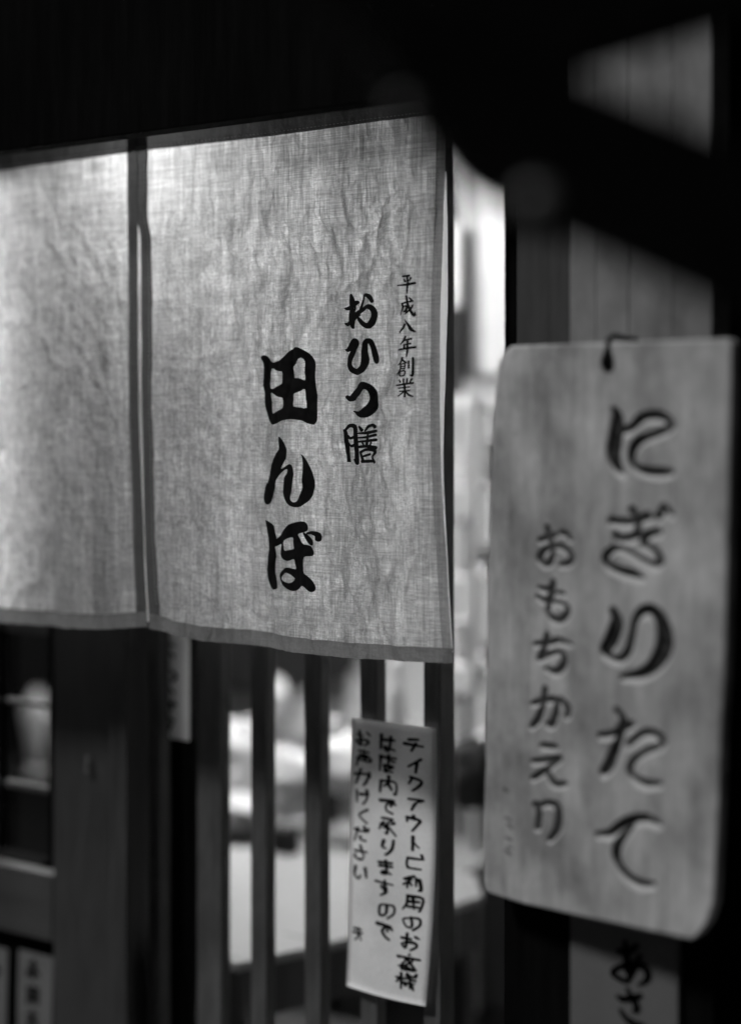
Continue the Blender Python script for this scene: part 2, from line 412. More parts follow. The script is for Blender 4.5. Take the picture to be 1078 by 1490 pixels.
# lettering printed on the curtain: every character a part
def char(name, parent, F, polys=(), strokes=(), off=.0011, step=2.0, mat='ink'):
    V = []; Fc = []; n0 = 0
    for outer, holes in polys:
        v, f = fill2d(outer, holes, step); n0 = len(V); V += [tuple(a[:2]) for a in v]; Fc += [tuple(i + n0 for i in q) for q in f]
    for st in strokes:
        v, f = ribbon2d(st); n0 = len(V); V += [tuple(a) for a in v]; Fc += [tuple(i + n0 for i in q) for q in f]
    V = np.array(V); P = F(V[:, 0], V[:, 1], off)
    return mesh(name, P, Fc, M[mat], parent)
T1 = lambda s: tf(s, 7.45, 360, 480)
char('printed_character', nr, FR, [(T1([(150,305),(165,282),(185,275),(210,285),(235,320),(265,352),(310,342),(365,315),(430,255),(500,205),(550,186),(610,210),(670,250),(715,305),(738,360),(748,480),(752,620),(762,740),(768,850),(775,920),(765,975),(740,1010),(710,1028),(670,1020),(630,1000),(600,983),(550,975),(480,970),(400,982),(330,1005),(270,1025),(240,1028),(210,1010),(185,975),(170,920),(158,830),(158,700),(165,560),(175,440),(178,360),(165,330)]),
    [T1([(258,418),(300,440),(350,450),(378,456),(380,515),(378,578),(330,605),(280,632),(248,630),(246,520)]),
     T1([(490,405),(530,370),(570,315),(600,303),(628,325),(640,370),(635,460),(631,545),(590,530),(545,520),(505,518),(498,450)]),
     T1([(250,682),(290,715),(340,730),(380,738),(382,800),(380,850),(330,875),(262,905),(246,885),(244,780)]),
     T1([(510,700),(545,678),(590,660),(632,645),(637,740),(637,845),(580,840),(508,828),(505,760)])])])
T2 = lambda s: tf(s, 5.729, 360, 620)
char('printed_character', nr, FR, [(T2([(258,95),(275,92),(305,112),(330,150),(343,195),(335,250),(312,300),(287,352),(300,350),(335,328),(370,316),(395,335),(408,375),(408,430),(395,490),(378,545),(366,595),(375,622),(400,634),(430,622),(460,585),(485,530),(493,460),(492,390),(482,310),(468,255),(463,232),(500,275),(540,340),(570,400),(584,470),(580,550),(560,600),(520,640),(470,668),(420,677),(370,668),(330,640),(305,600),(297,550),(298,480),(310,430),(330,400),(347,367),(325,362),(290,390),(250,440),(220,500),(195,570),(165,635),(148,656),(125,645),(107,610),(107,570),(118,510),(150,440),(185,360),(220,280),(248,220),(260,175)]), [])])
char('printed_character', nr, FR, [
    (T2([(132,790),(150,787),(185,810),(205,840),(217,890),(230,945),(222,1000),(218,1060),(215,1150),(212,1220),(222,1290),(232,1345),(222,1362),(195,1363),(165,1345),(142,1290),(130,1220),(130,1160),(140,1060),(150,960),(152,890),(142,830)]), []),
    (T2([(226,948),(255,910),(300,860),(350,820),(410,800),(480,793),(515,808),(528,840),(525,865),(500,880),(435,900),(450,935),(470,980),(500,988),(540,1000),(565,1030),(572,1060),(550,1083),(482,1092),(482,1170),(490,1225),(530,1252),(570,1290),(592,1340),(585,1370),(555,1382),(520,1368),(470,1330),(420,1365),(370,1378),(320,1365),(280,1335),(253,1290),(248,1250),(265,1210),(300,1185),(340,1180),(394,1193),(392,1150),(391,1110),(350,1122),(320,1126),(285,1110),(262,1075),(255,1020),(262,985),(218,1008)]),
     [T2([(278,990),(300,955),(340,935),(372,930),(380,965),(382,1022),(340,1032),(295,1040),(278,1020)]),
      T2([(268,1262),(285,1235),(310,1225),(350,1240),(390,1272),(365,1300),(330,1310),(290,1302),(272,1285)])])],
    [T2([(488,893,10),(515,925,22),(540,960,29),(548,976,22)]), T2([(520,893,10),(560,888,15),(600,905,21),(610,945,24)])])
T3 = lambda s: tf(s, 5.5125, 490, 420)
def chars(T, glyphs, parent, F, off=.0011, mat='ink', fat=1.0):
    for g in glyphs: char('printed_character', parent, F, (), [T([(x, y, r * fat) for x, y, r in s]) for s in g], off, mat=mat)
chars(T3, [
 [[(118,55,10),(130,100,18),(135,160,24),(135,220,22),(142,270,18),(150,318,9)], [(66,158,4),(90,160,12),(130,145,15),(170,105,12)],
  [(75,283,7),(105,288,12),(140,260,14),(190,205,12)], [(190,190,5),(198,130,7),(213,75,9),(240,52,11),(275,68,14),(296,108,11)],
  [(160,225,12),(200,175,12),(240,147,13),(285,152,18),(310,190,19),(310,235,21),(288,280,23),(252,298,18),(215,275,12),(185,232,7)]],
 [[(66,490,4),(95,492,13),(130,455,18),(155,418,15),(163,440,20),(140,500,18),(108,560,18),(102,610,19),(125,650,19),(175,668,20),(220,640,22),(240,580,22),(234,500,18),(240,440,16),(268,418,16),(290,450,15),(302,510,16),(315,570,17),(322,590,12)]],
 [[(88,870,12),(120,882,19),(165,830,24),(210,785,26),(255,780,22),(298,810,24),(316,870,26),(298,940,32),(250,992,32),(200,1006,19),(140,984,4)]],
 [[(75,1135,6),(90,1160,13),(92,1250,15),(90,1392,17)], [(80,1145,8),(110,1105,11),(145,1100,13),(165,1130,14),(168,1250,15),(166,1390,16),(145,1372,7)],
  [(108,1180,7),(125,1200,9),(155,1188,8)], [(105,1235,7),(128,1262,9),(160,1250,8)],
  [(198,1108,8),(222,1140,12)], [(245,1140,6),(272,1105,10),(312,1095,10),(332,1112,11)], [(190,1160,5),(260,1157,10),(345,1142,10)],
  [(190,1196,5),(260,1190,8),(345,1172,9)], [(190,1228,6),(260,1222,8),(345,1212,10)], [(186,1270,9),(265,1264,10),(348,1276,12)],
  [(268,1150,8),(265,1264,10)], [(225,1236,7),(240,1256,7)], [(305,1236,7),(292,1256,7)],
  [(203,1312,9),(215,1350,10),(225,1386,10)], [(205,1312,9),(265,1290,9),(345,1304,11),(318,1350,10),(335,1388,12)], [(215,1386,10),(335,1382,10)], [(228,1345,7),(300,1325,8)]],
], nr, FR, fat=1.3)
T4 = lambda s: tf(s, 7.44, 570, 390)
chars(T4, [
 [[(135,92,7),(220,84,9)], [(145,125,5),(160,150,9)], [(225,112,9),(205,145,5)], [(90,192,5),(180,180,9),(265,165,9)], [(185,88,9),(186,180,9),(184,275,5)]],
 [[(125,388,6),(180,372,7),(240,358,8)], [(130,388,8),(132,440,8),(98,508,4)], [(138,422,5),(175,414,7),(168,468,9),(142,470,5)], [(175,305,8),(188,390,9),(215,470,9),(248,512,12),(253,470,3)], [(238,402,6),(205,455,7),(160,503,4)], [(208,325,6),(230,348,9)]],
 [[(150,612,10),(130,652,9),(95,702,4)], [(160,566,5),(185,612,9),(215,668,12),(266,690,5)]],
 [[(150,745,9),(130,790,8),(103,828,4)], [(145,783,6),(228,765,8)], [(140,832,5),(222,817,7)], [(140,832,7),(146,875,7)], [(86,887,7),(180,868,9),(266,857,9)], [(180,780,8),(180,870,9),(174,958,5)]],
 [[(130,975,9),(115,1020,7),(85,1052,4)], [(130,988,5),(160,1020,8),(177,1028,5)], [(110,1045,5),(158,1040,6),(156,1092,6)], [(110,1045,6),(110,1100,6),(88,1155,5)], [(112,1066,5),(155,1064,5)], [(112,1090,5),(155,1089,5)], [(114,1120,6),(160,1115,6),(156,1162,6),(116,1166,6),(114,1120,6)], [(196,1010,7),(199,1090,7)], [(240,975,9),(238,1080,9),(235,1165,9),(212,1155,4)]],
 [[(155,1202,6),(158,1248,6)], [(190,1197,6),(188,1245,6)], [(115,1213,5),(130,1242,7)], [(232,1202,8),(214,1238,5)], [(88,1272,6),(165,1258,8),(247,1245,8)], [(105,1302,5),(222,1287,6)], [(115,1336,5),(225,1326,6)], [(165,1262,8),(166,1400,8)], [(152,1340,6),(105,1392,4)], [(178,1342,6),(212,1375,9),(250,1390,6)]],
], nr, FR, .0011, fat=1.5)

# lamp hung between the curtain and the door (hidden by the curtain; its glow is what the cloth shows)
M['lamp'] = emit('lit_lamp', 60)
PLMP = onY(212, 212, YN); PLMP[1] = 2.362
lp = thing('entrance_lamp', 'lit globe lamp hanging under the eave behind the linen curtain', 'lamp', tuple(PLMP))
lathe('globe', [(.001, -.034)] + [(.034 * math.sin(a), -.034 * math.cos(a)) for a in np.linspace(.2, 2.9, 12)], PLMP, M['lamp'], lp)
lathe('cap', [(.02, .044), (.022, .07), (.004, .075), (.004, .16)], PLMP, M['dark_wood'], lp, 16)

# ================================================================== LATTICE DOOR
YD = 2.40
ZT, ZB = 2.34, .16
xs = [XY(p, YD) for p in (217, 287, 365, 443, 524, 616)]
dr = thing('lattice_door', 'dark wooden sliding lattice door with upright slats below the curtain', 'door', (xs[3], YD, ZB))
def slat_mesh(wd, dp, h):
    v, f = boxvf(0, wd, 0, dp, 0, h, .002); me = bpy.data.meshes.new('slat'); me.from_pydata(v, [], f); me.materials.append(M['slat_wood']); return me
sm = slat_mesh(.036, .028, ZT - ZB - .24)
for i, x in enumerate(xs):
    if i in (1,):
        me = slat_mesh(.058, .028, ZT - ZB - .24)
    elif i == 5: me = slat_mesh(.034, .045, ZT - ZB - .24)
    elif i == 0: me = slat_mesh(.030, .028, ZT - ZB - .24)
    else: me = sm
    o = bpy.data.objects.new('slat', me); link(o, dr); o.location = (x - dr.location.x, 0, .10)
box('bottom_rail', xs[0], xs[5] + .034, YD, YD + .03, ZB, ZB + .098, M['slat_wood'], dr)
box('top_rail', xs[0], xs[5] + .034, YD, YD + .03, ZT - .138, ZT, M['slat_wood'], dr)
box('pane', xs[0] + .01, xs[5], YD + .034, YD + .038, ZB + .05, ZT - .05, M['glass'], dr, 0)
box('stile', XY(275, YD + .1), XY(288, YD + .1) + .012, YD + .045, YD + .09, ZB, ZT, M['black_wood'], dr)
# second leaf: glass door with thin frame right of slat 6
d2 = thing('glass_door', 'tall clear glass door leaf between the lattice and the dark planks', 'door', (XY(700, 2.5), 2.5, ZB))
box('stile', XY(738, 2.48), XY(750, 2.48), 2.47, 2.50, ZB, 2.4, M['black_wood'], d2)
box('pane', XY(640, 2.49), XY(738, 2.48) - .003, 2.483, 2.487, ZB, 2.4, M['glass'], d2, 0)

# big post left of the door with moulding
ps = thing('door_post', 'broad dark wooden door post between window and lattice door', 'post', (XY(130, 2.36), 2.36, .12))
box('post_body', XY(78, 2.36), XY(176, 2.36), 2.36, 2.47, .12, 2.30, M['post_wood'], ps, .004)
box('moulding', XY(165, 2.345), XY(190, 2.345), 2.335, 2.357, .12, 2.30, M['post_wood'], ps, .003)
pz = onY(131, 1108, 2.355)
pin = thing('door_pin', 'tiny bright metal pin stuck in the broad door post', 'pin', tuple(pz))
lathe('shank', [(.0005, -.016), (.004, -.014), (.003, .010), (.0005, .013)], (pz[0], pz[1] - .006, pz[2]), M['metal'], pin, 12)
lathe('head', [(.0005, -.020), (.0055, -.019), (.0055, -.0165), (.0005, -.016)], (pz[0], pz[1] - .006, pz[2]), M['metal'], pin, 12)
# dark jamb behind the gap
tag(box('door_jamb', XY(186, 2.47), XY(222, 2.47), 2.475, 2.53, .12, 2.30, M['black_wood'], bev=.003), 'black wooden jamb in the gap beside the broad post', 'jamb')

# ================================================================== WINDOW at lower left
YW = 2.42
wx0, wx1 = XY(-260, YW), XY(77, YW)
wz0, wz1 = ZY(40, 1262, YW), 2.25
wn = thing('shop_window', 'dark framed window with thin muntins at far left below the curtain', 'window', (wx1 - .2, YW, wz0))
box('stile', wx1 - .008, wx1, YW - .004, YW + .03, wz0, wz1, M['black_wood'], wn)
for py, hh in ((1026, .009), (1148, .012), (915, .022)):
    z = ZY(60, py, YW); box('muntin', wx0, wx1 - .009, YW - .004, YW + .012, z - hh / 2, z + hh / 2, M['plank_wood'], wn, .001)
box('muntin', XY(8, YW) - .008, XY(8, YW), YW - .014, YW + .01, wz0 + .03, wz1, M['black_wood'], wn, .001)
box('sill', wx0, wx1 - .02, YW - .02, YW + .03, wz0, wz0 + .02, M['black_wood'], wn)
box('pane', wx0, wx1 - .009, YW + .013, YW + .017, wz0 + .02, wz1, M['glass'], wn, 0)
sx1 = XY(77, YW - .06); zt = ZY(40, 1266, YW - .06)
tag(box('shelf_box', wx0, sx1, YW - .06, YW - .024, ZY(78, 1372, YW - .06), zt, M['shelf_wood'], bev=.004), 'grey wooden box ledge under the window at far left', 'ledge')
tag(box('wall_under_window', wx0, XY(80, YW), YW - .021, YW + .03, .12, wz0 - .003, M['black_wood'], bev=.002), 'black boarded wall panel below the window ledge', 'wall')
# paper strips under the ledge
def tagstrip(x0, x1, y0, y1, Y, label, strokes, grp):
    a = XY(x0, Y); b = XY(x1, Y); zt_ = ZY((x0 + x1) / 2, y0, Y); zb_ = ZY((x0 + x1) / 2, y1, Y)
    t = thing('menu_strip', label, 'menu', (a, Y, zb_), grp)
    n = 14; v = []; f = []
    for i in range(n):
        u = i / (n - 1); z = zt_ + (zb_ - zt_) * u; dy = -.004 * math.sin(u * 3.1)
        v += [(a, Y + dy, z), (b, Y + dy, z), (a, Y + dy + .0006, z), (b, Y + dy + .0006, z)]
    for i in range(n - 1):
        k = 4 * i; f += [(k, k + 1, k + 5, k + 4), (k + 2, k + 6, k + 7, k + 3), (k, k + 4, k + 6, k + 2), (k + 1, k + 3, k + 7, k + 5)]
    mesh('paper', v, f, M['tag_paper'], t)
    def F(px, py, off):
        P = onY(px, py, Y); u = np.clip((zt_ - P[..., 2]) / (zt_ - zb_), 0, 1); P = P.copy(); P[..., 1] += -.004 * np.sin(u * 3.1) - off; return P
    for g in strokes: char('written_character', t, F, (), g, .0015)
    return t
YS = YW - .03
tagstrip(28, 78, 1387, 1640, YS, 'narrow paper menu strip with black characters below the ledge, nearer the post',
  [[[(44,1402,2),(55,1406,2.6)],[(40,1412,2),(58,1416,2.4)],[(50,1398,3),(50,1424,2.4)],[(47,1412,3),(40,1420,1.6)],[(52,1412,3),(59,1420,2)]],
   [[(42,1436,2.2),(58,1438,2.2)],[(44,1444,2),(58,1446,2)],[(44,1453,2),(58,1455,2.2)],[(44,1437,2),(43,1460,2)],[(57,1438,2),(57,1461,2)],[(50,1436,2.4),(50,1458,2.4)]],
   [[(42,1475,2),(58,1477,2)],[(50,1471,2.4),(50,1490,2)],[(43,1484,2),(58,1487,2)],[(50,1480,2),(42,1494,1.6)],[(50,1480,2),(58,1495,2)]],
   [[(42,1510,2),(58,1512,2)],[(50,1505,2.4),(50,1530,2)],[(43,1522,2),(58,1524,2)]]], 'paper menu strips under the window ledge')
tagstrip(-46, 12, 1374, 1620, YS, 'narrow paper menu strip cut by the left edge below the ledge',
  [[[(-10,1412,2.6),(4,1413,2.6)],[(-3,1405,3),(-3,1424,2.4)],[(-20,1410,2.4),(-12,1424,2.4)]],
   [[(-28,1445,2.2),(-2,1447,2.4)],[(-15,1438,2.4),(-15,1466,2.2)]]], 'paper menu strips under the window ledge')
# vase seen through the window
vp = onY(54, 1118, 3.9)
vs = thing('white_vase', 'white tapering vase standing inside the dark left window', 'vase', (float(vp[0]), 3.9, float(vp[2])))
vh = float(onY(50, 1003, 3.9)[2] - vp[2])
lathe('body', [(.001, 0), (.014, 0), (.017, .008), (.032, vh * .35), (.048, vh * .68), (.045, vh * .8), (.018, vh * .95), (.014, vh), (.010, vh)], vp, M['grey'], vs)
lathe('foot', [(.001, -.014), (.034, -.014), (.030, -.002), (.001, -.002)], vp, M['grey'], vs)
zs_ = float(vp[2]) - .015
wb = thing('window_shelf', 'dark low shelf inside the left window under the vase', 'shelf', (float(vp[0]), 3.9, zs_ - .02))
box('board', float(vp[0]) - .9, float(vp[0]) + .3, 3.78, 4.04, zs_ - .02, zs_, M['black_wood'], wb)
box('support', float(vp[0]) - .9, float(vp[0]) + .3, 3.80, 4.02, .16, zs_ - .023, M['black_wood'], wb)
tag(box('partition', max(-5.19, XY(-700, 4.3)), XY(120, 4.3), 4.32, 4.38, .16, 2.7, M['black_wood'], bev=.002), 'black inner partition behind the left window and vase', 'partition')

# ================================================================== NARROW STRIP between slats
YP = YD - .004
a = XY(243, YP); b_ = XY(276, YP)
st = thing('paper_strip', 'narrow white upright paper strip with faded writing between two left slats', 'notice', (a, YP, ZY(260, 1075, YP)))
YP2 = YD + .026
a2, b2 = XY(236, YP2), XY(276, YP2)
z0, z1 = ZY(260, 1076, YP2), ZY(260, 700, YP2)
n = 20; v = []; f = []
for i in range(n):
    u = i / (n - 1); z = z0 + (z1 - z0) * u
    v += [(a2, YP2, z), ((a2 + b2) / 2, YP2 - .002 * math.sin(u * 6), z), (b2, YP2 - .001, z), (a2, YP2 + .0006, z), ((a2 + b2) / 2, YP2 + .0006 - .002 * math.sin(u * 6), z), (b2, YP2 - .0004, z)]
for i in range(n - 1):
    k = 6 * i
    f += [(k, k + 6, k + 7, k + 1), (k + 1, k + 7, k + 8, k + 2), (k + 3, k + 4, k + 10, k + 9), (k + 4, k + 5, k + 11, k + 10), (k + 2, k + 8, k + 11, k + 5)]
mesh('paper', v, f, M['thin_paper'], st)
FS = lambda px, py, off: onY(px, py, YP2 - .003 - off)
for g in ([(249,938,2.2),(255,940,1.5)], [(248,950,1.5),(254,956,2.6)]), ([(250,976,2),(256,984,3),(251,990,3)],), ([(248,1002,1.5),(254,1010,2.2)],), ([(249,1024,3),(258,1026,1.5)], [(252,1018,1.5),(250,1034,2)]), ([(248,1046,2),(254,1050,2)], [(250,1054,2),(247,1062,1.5)]):
    char('written_character', st, FS, (), list(g), .0004, mat='ink')

# ================================================================== HANDWRITTEN NOTE taped on the lattice
YT = 2.385
corner = dict(tl=(512, 1044), tr=(634, 1060), br=(620, 1464), bl=(505, 1434))
def note_px(s, t):
    tl, tr, br, bl = [np.array(corner[k], float) for k in ('tl', 'tr', 'br', 'bl')]
    s = np.asarray(s, float)[..., None]; t = np.asarray(t, float)[..., None]
    p = (tl * (1 - s) + tr * s) * (1 - t) + (bl * (1 - s) + br * s) * t
    p = p.copy(); p[..., 0] += (6 * np.sin(t * 3.1))[..., 0] * np.asarray(s[..., 0]); return p
def FN(s, t, off=0.0):
    s = np.asarray(s, float); t = np.asarray(t, float)
    p = note_px(s, t); P = onY(p[..., 0], p[..., 1], YT)
    P[..., 1] += -off - .010 * np.sin(s * 3.1) * (.3 + .4 * t) - .016 * np.clip(t - .86, 0, 1) * 7 * .14
    return P
pn = FN(np.array(.5), np.array(1.0))
nn = thing('handwritten_note', 'white paper note with three columns of black handwriting on the lattice', 'notice', tuple(pn))
ns, ntt = 16, 40
s, t = np.meshgrid(np.linspace(0, 1, ns), np.linspace(0, 1, ntt)); A = FN(s, t).reshape(-1, 3); B_ = FN(s, t, -.0005).reshape(-1, 3)
idx = np.arange(ns * ntt).reshape(ntt, ns); q = np.stack([idx[:-1, :-1], idx[1:, :-1], idx[1:, 1:], idx[:-1, 1:]], -1).reshape(-1, 4)
N0 = ns * ntt; fl = q.tolist() + (q[:, ::-1] + N0).tolist()
for i in range(ntt - 1):
    for c in (0, ns - 1): fl.append([idx[i, c], idx[i + 1, c], idx[i + 1, c] + N0, idx[i, c] + N0])
for j in range(ns - 1):
    for r_ in (0, ntt - 1): fl.append([idx[r_, j], idx[r_, j + 1], idx[r_, j + 1] + N0, idx[r_, j] + N0])
mesh('paper', np.concatenate([A, B_]), fl, M['paper'], nn, True)
G = {
'テ': '2272/0595/555439', 'イ': '8116/5459', 'ク': '4125/3182 7549', 'ア': '128263/544629', 'ウ': '5052/2224/22827549', 'ト': '4149/4477',
'ご': '2282/1416272888/8092', '利': '5122/0343/2228/2406/2446/6266/828879', '用': '212609/21919889/2484/2787/5158', 'の': '52572814 3262929669',
'お': '1353/3038171645758769/7192', '客': '5051/0302929 3/431 6/337346 08/4489/27797929 27', '様': '0343/2029/2306/2447/5061/9081/5191/5393/4595/7278/5657/7699',
'は': '1118/3383/6168493757 98', '店': '5051/1191/111509/5155/5383/36763979/3639', '内': '5054/1319/1393 9989/5436/5477', 'で': '128253455889/7475/8394',
'承': '217153/535949/3454/3555/3656/143307/8274/6699', 'り': '212536/71755839', 'ま': '1282/1484/51583828375788', 'す': '0292/505645345457 39',
'声': '1181/5052/2373/14848616 14/5456/1609', 'か': '03737759/401 9/8294', 'け': '1118/3383/717659', 'く': '712579', 'だ': '1252/3119/528 2/5658 88/7072/9092',
'さ': '1383/4066/15173868', 'い': '11163846/7176', '天': '1282/0494/5148 19/5489'}
def handcol(text, sx, t0, t1, w, alpha=1):
    n = len(text); step = (t1 - t0) / n
    for i, ch in enumerate(text):
        g = G[ch].replace(' ', '')
        strokes = []
        jx = random.uniform(-.015, .015); jr = random.uniform(-.08, .08)
        for stq in g.split('/'):
            pts = [(int(stq[k]), int(stq[k + 1])) for k in range(0, len(stq) - 1, 2)]
            o = []
            for k, (x, y) in enumerate(pts):
                x += random.uniform(-.55, .55); y += random.uniform(-.5, .5)
                rr = .72 * random.uniform(.75, 1.25) * (1.2 if k == 0 else .85 if k == len(pts) - 1 else 1)
                o.append((x, y, rr))
            strokes.append(o)
        V = []; Fc = []
        for o in strokes:
            v, f = ribbon2d(o, 4, 8); b0 = len(V); V += [tuple(a) for a in v]; Fc += [tuple(i2 + b0 for i2 in q2) for q2 in f]
        V = np.array(V)
        ss = sx + jx + (V[:, 0] - 5) / 10 * w + (V[:, 1] - 5) * jr * .01
        tt = t0 + step * (i + .05 + V[:, 1] / 10 * .86)
        mesh('written_character', FN(ss, tt, .0006), Fc, M['ink'], nn)
handcol('テイクアウトご利用のお客様', .77, .035, .965, .23)
handcol('は店内で承りますので', .46, .04, .80, .22)
handcol('お声かけください', .155, .04, .61, .21)
handcol('天', .14, .765, .83, .13)
for sx_, tx_ in ((.03, .01), (.97, .012)):      # tape
    pass

# ================================================================== RIGHT SIDE: planks and pillar
pk = thing('dark_plank_wall', 'narrow dark plank beside the glass door left of the grey pillar', 'plank', (XY(790, 2.16), 2.16, .12))
box('plank', XY(751, 2.16), XY(832, 2.16), 2.16, 2.20, ZY(790, 1100, 2.16), 2.9, M['plank_wood'], pk, .002)
box('edge_strip', XY(741, 2.17), XY(749.5, 2.17), 2.17, 2.20, .12, 2.9, M['black_wood'], pk, .001)
PYL = 2.09
pl = thing('wooden_pillar', 'broad grey weathered wooden pillar behind the carved sign', 'pillar', (XY(930, PYL), PYL, .12))
pp = [XY(828, PYL), XY(866, PYL), XY(914, PYL), XY(978, PYL), XY(1035, PYL)]
ZPB = ZY(930, 1120, PYL)
for i in range(4):
    box('board', pp[i] + .0002, pp[i + 1] - .0002, PYL - .0006 * (i % 2), PYL + .06, ZPB, 2.9, M['pillar_wood'], pl, .002)
box('core_post', pp[0] + .004, pp[4] - .004, PYL + .063, PYL + .33, .12, 2.9, M['black_wood'], pl, .002)

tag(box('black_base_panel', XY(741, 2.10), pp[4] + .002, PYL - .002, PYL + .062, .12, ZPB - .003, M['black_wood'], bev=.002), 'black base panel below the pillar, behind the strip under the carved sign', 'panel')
# strip under the sign
YA = PYL - .004
aa, ab = XY(834, YA), XY(990, YA)
sgn = thing('vertical_banner_strip', 'dim grey strip with thick black brush characters below the carved sign', 'sign', (aa, YA, ZY(910, 1700, YA)))
box('backing_board', aa, ab, YA - .010, YA, ZY(910, 1700, YA), ZY(910, 1290, YA), M['tag_paper'], sgn, .001)
T5 = lambda s_: tf(s_, 11.467, 870, 1360)
FA = lambda px, py, off: onY(px, py, YA - .0112 - off)
chars(T5, [
 [[(330,265,35),(450,290,55),(560,250,50),(640,180,48)], [(440,120,36),(458,300,48),(475,500,55),(480,640,48)],
  [(690,350,36),(640,480,50),(560,640,50),(480,770,45),(380,740,45),(255,665,45),(255,590,45),(380,530,50),(560,490,55),(740,530,55),(825,640,55),(800,760,55),(660,835,20)]],
 [[(480,910,34),(560,1040,48),(630,1180,55),(645,1260,48),(570,1275,24)], [(310,1020,26),(400,1070,52),(560,1060,52),(710,1010,50)], [(365,1250,30),(450,1380,45),(600,1490,55),(760,1520,45)]],
], sgn, FA, .0004)

# ================================================================== CARVED SIGN
P0 = todepth(np.array(715.), np.array(900.), 2.363); P1 = todepth(np.array(1050.), np.array(900.), 2.12)
e = P1 - P0; e[2] = 0; e /= np.linalg.norm(e); nrm = np.array([e[1], -e[0], 0])       # towards the street
def onSign(px, py, off=0.0):
    d = ray(px, py); D = ((P0 - CAM) @ nrm) / (d @ nrm); P = CAM + d * D[..., None]
    return P + nrm * np.asarray(off)[..., None]
SG = []
Ta = lambda s_: tf(s_, 5.321, 860, 580)
SG += [Ta(x) for x in [
 [(165,75,12),(195,140,32),(178,300,40),(162,420,40),(190,520,32),(235,572,12)],
 [(225,240,22),(300,220,20),(380,145,25),(470,125,29),(550,140,29),(598,190,26),(560,240,21),(460,280,19),(360,320,26),(305,400,22),(305,480,20),(350,535,23),(430,560,28),(530,565,28),(612,562,14)],
 [(150,940,22),(240,950,22),(330,940,22),(430,905,25)], [(185,1040,16),(200,1080,20),(280,1075,20),(345,1055,20)], [(310,860,24),(345,940,24),(345,1060,18)],
 [(515,1025,18),(440,1045,23),(390,1075,25),(395,1120,22),(450,1150,22),(510,1210,26),(512,1262,24),(470,1280,18),(380,1240,17),(280,1180,17),(190,1150,17),(120,1190,17),(102,1240,19),(130,1290,20),(220,1330,26),(320,1355,28),(382,1380,14)],
 [(505,915,18),(540,860,14)], [(555,835,20),(600,885,20)]]]
SG += [[(891,888,4),(896,905,7),(887,932,7.5),(879,946,5.5),(890,957,3.6),(902,958,3.8),(912,946,3.4),(917,925,3),(922,902,3),(932,889,5),(946,888,7),(959,902,8.5),(965,925,9.5),(962,948,9.5),(948,969,7.5),(930,980,6),(904,984,2.5)]]
Tb = lambda s_: tf(s_, 2.613, 690, 920)
SG += [Tb(x) for x in [
 [(538,295,8),(560,335,13),(548,380,13),(530,440,13),(508,500,15),(488,530,12)], [(473,390,7),(530,382,10),(592,348,10)],
 [(580,425,6),(625,388,9),(668,380,12),(706,405,13),(698,430,8),(645,452,7),(602,482,7),(585,520,8),(605,552,10),(650,573,12),(702,573,6)],
 [(465,765,6),(512,762,11),(570,722,14),(640,705,14),(695,727,9)], [(590,735,8),(555,780,12),(535,830,13),(548,885,12),(585,930,12),(632,955,12),(676,956,6)]]]
Tc2 = lambda s_: tf(s_, 5.96, 760, 750)
SG2 = [Tc2(x) for x in [
 [(210,100,14),(222,180,18),(250,270,16),(250,350,15),(228,412,16),(188,425,16),(145,368,20),(165,318,17),(220,280,17),(300,265,15),(380,300,17),(418,360,17),(390,412,20),(320,430,10)],
 [(145,215,13),(210,188,18),(270,170,16)], [(330,150,16),(370,160,18),(405,205,13)],
 [(260,570,13),(250,640,20),(225,740,19),(215,830,12),(255,885,19),(318,905,22),(372,860,19),(382,800,15),(335,758,11),(262,745,12)],
 [(145,625,12),(200,640,16),(262,615,12)], [(128,700,12),(190,738,16),(240,725,12)], [(285,672,10),(345,675,12)],
 [(210,1030,14),(190,1110,18),(145,1235,17)], [(105,1115,12),(220,1102,18),(310,1083,18),(412,1115,9)],
 [(140,1240,16),(200,1210,18),(300,1182,13),(350,1220,18),(345,1300,22),(280,1352,22),(195,1325,9)]]]
SG2 += [Tb(x) for x in [
 [(220,270,6),(270,257,8),(305,258,8),(308,300,8),(290,350,10),(272,345,4)], [(265,215,7),(255,280,7),(238,330,9),(218,356,7)], [(325,255,7),(350,285,9),(350,318,7)],
 [(258,430,8),(303,436,8)], [(223,490,6),(270,486,8),(320,478,8),(285,508,7),(250,535,8),(223,553,7)], [(268,518,6),(285,552,8),(308,578,9),(343,575,6)],
 [(232,655,9),(242,690,8),(238,742,8)], [(242,660,6),(275,650,7),(308,660,10),(317,700,10),(310,750,10),(285,787,7)]]]
SG3 = [Tb(x) for x in [[(112,595,5),(125,605,5)], [(118,705,5),(135,715,5)], [(125,730,5),(140,745,4)], [(118,780,4),(138,790,5)], [(120,830,6),(135,845,5)], [(125,815,4),(140,820,4)]]]
NB, NH = 420, 860
s, t = np.meshgrid(np.linspace(0, 1, NB), np.linspace(0, 1, NH))
Lt = np.interp(t, [0, .004, .012, .03, .07, .15, .5, .985, .995, 1], [742, 738, 731, 724, 718, 714, 706, 701, 703, 708])
Rt = np.interp(t, [0, .006, .02, .5, .90, .94, .97, .99, 1], [1055, 1061, 1063, 1053, 1038, 1035, 1027, 1014, 1002])
px = Lt * (1 - s) + Rt * s
ty = np.interp(px, [730, 1062], [503, 492]); by = np.interp(px, [700, 760, 1005], [1298, 1316, 1369])
py = ty * (1 - t) + by * t
px = px + .8 * vnoise(t * 30, t * 0 + 3, 3) * (np.abs(s - .5) * 2) ** 8
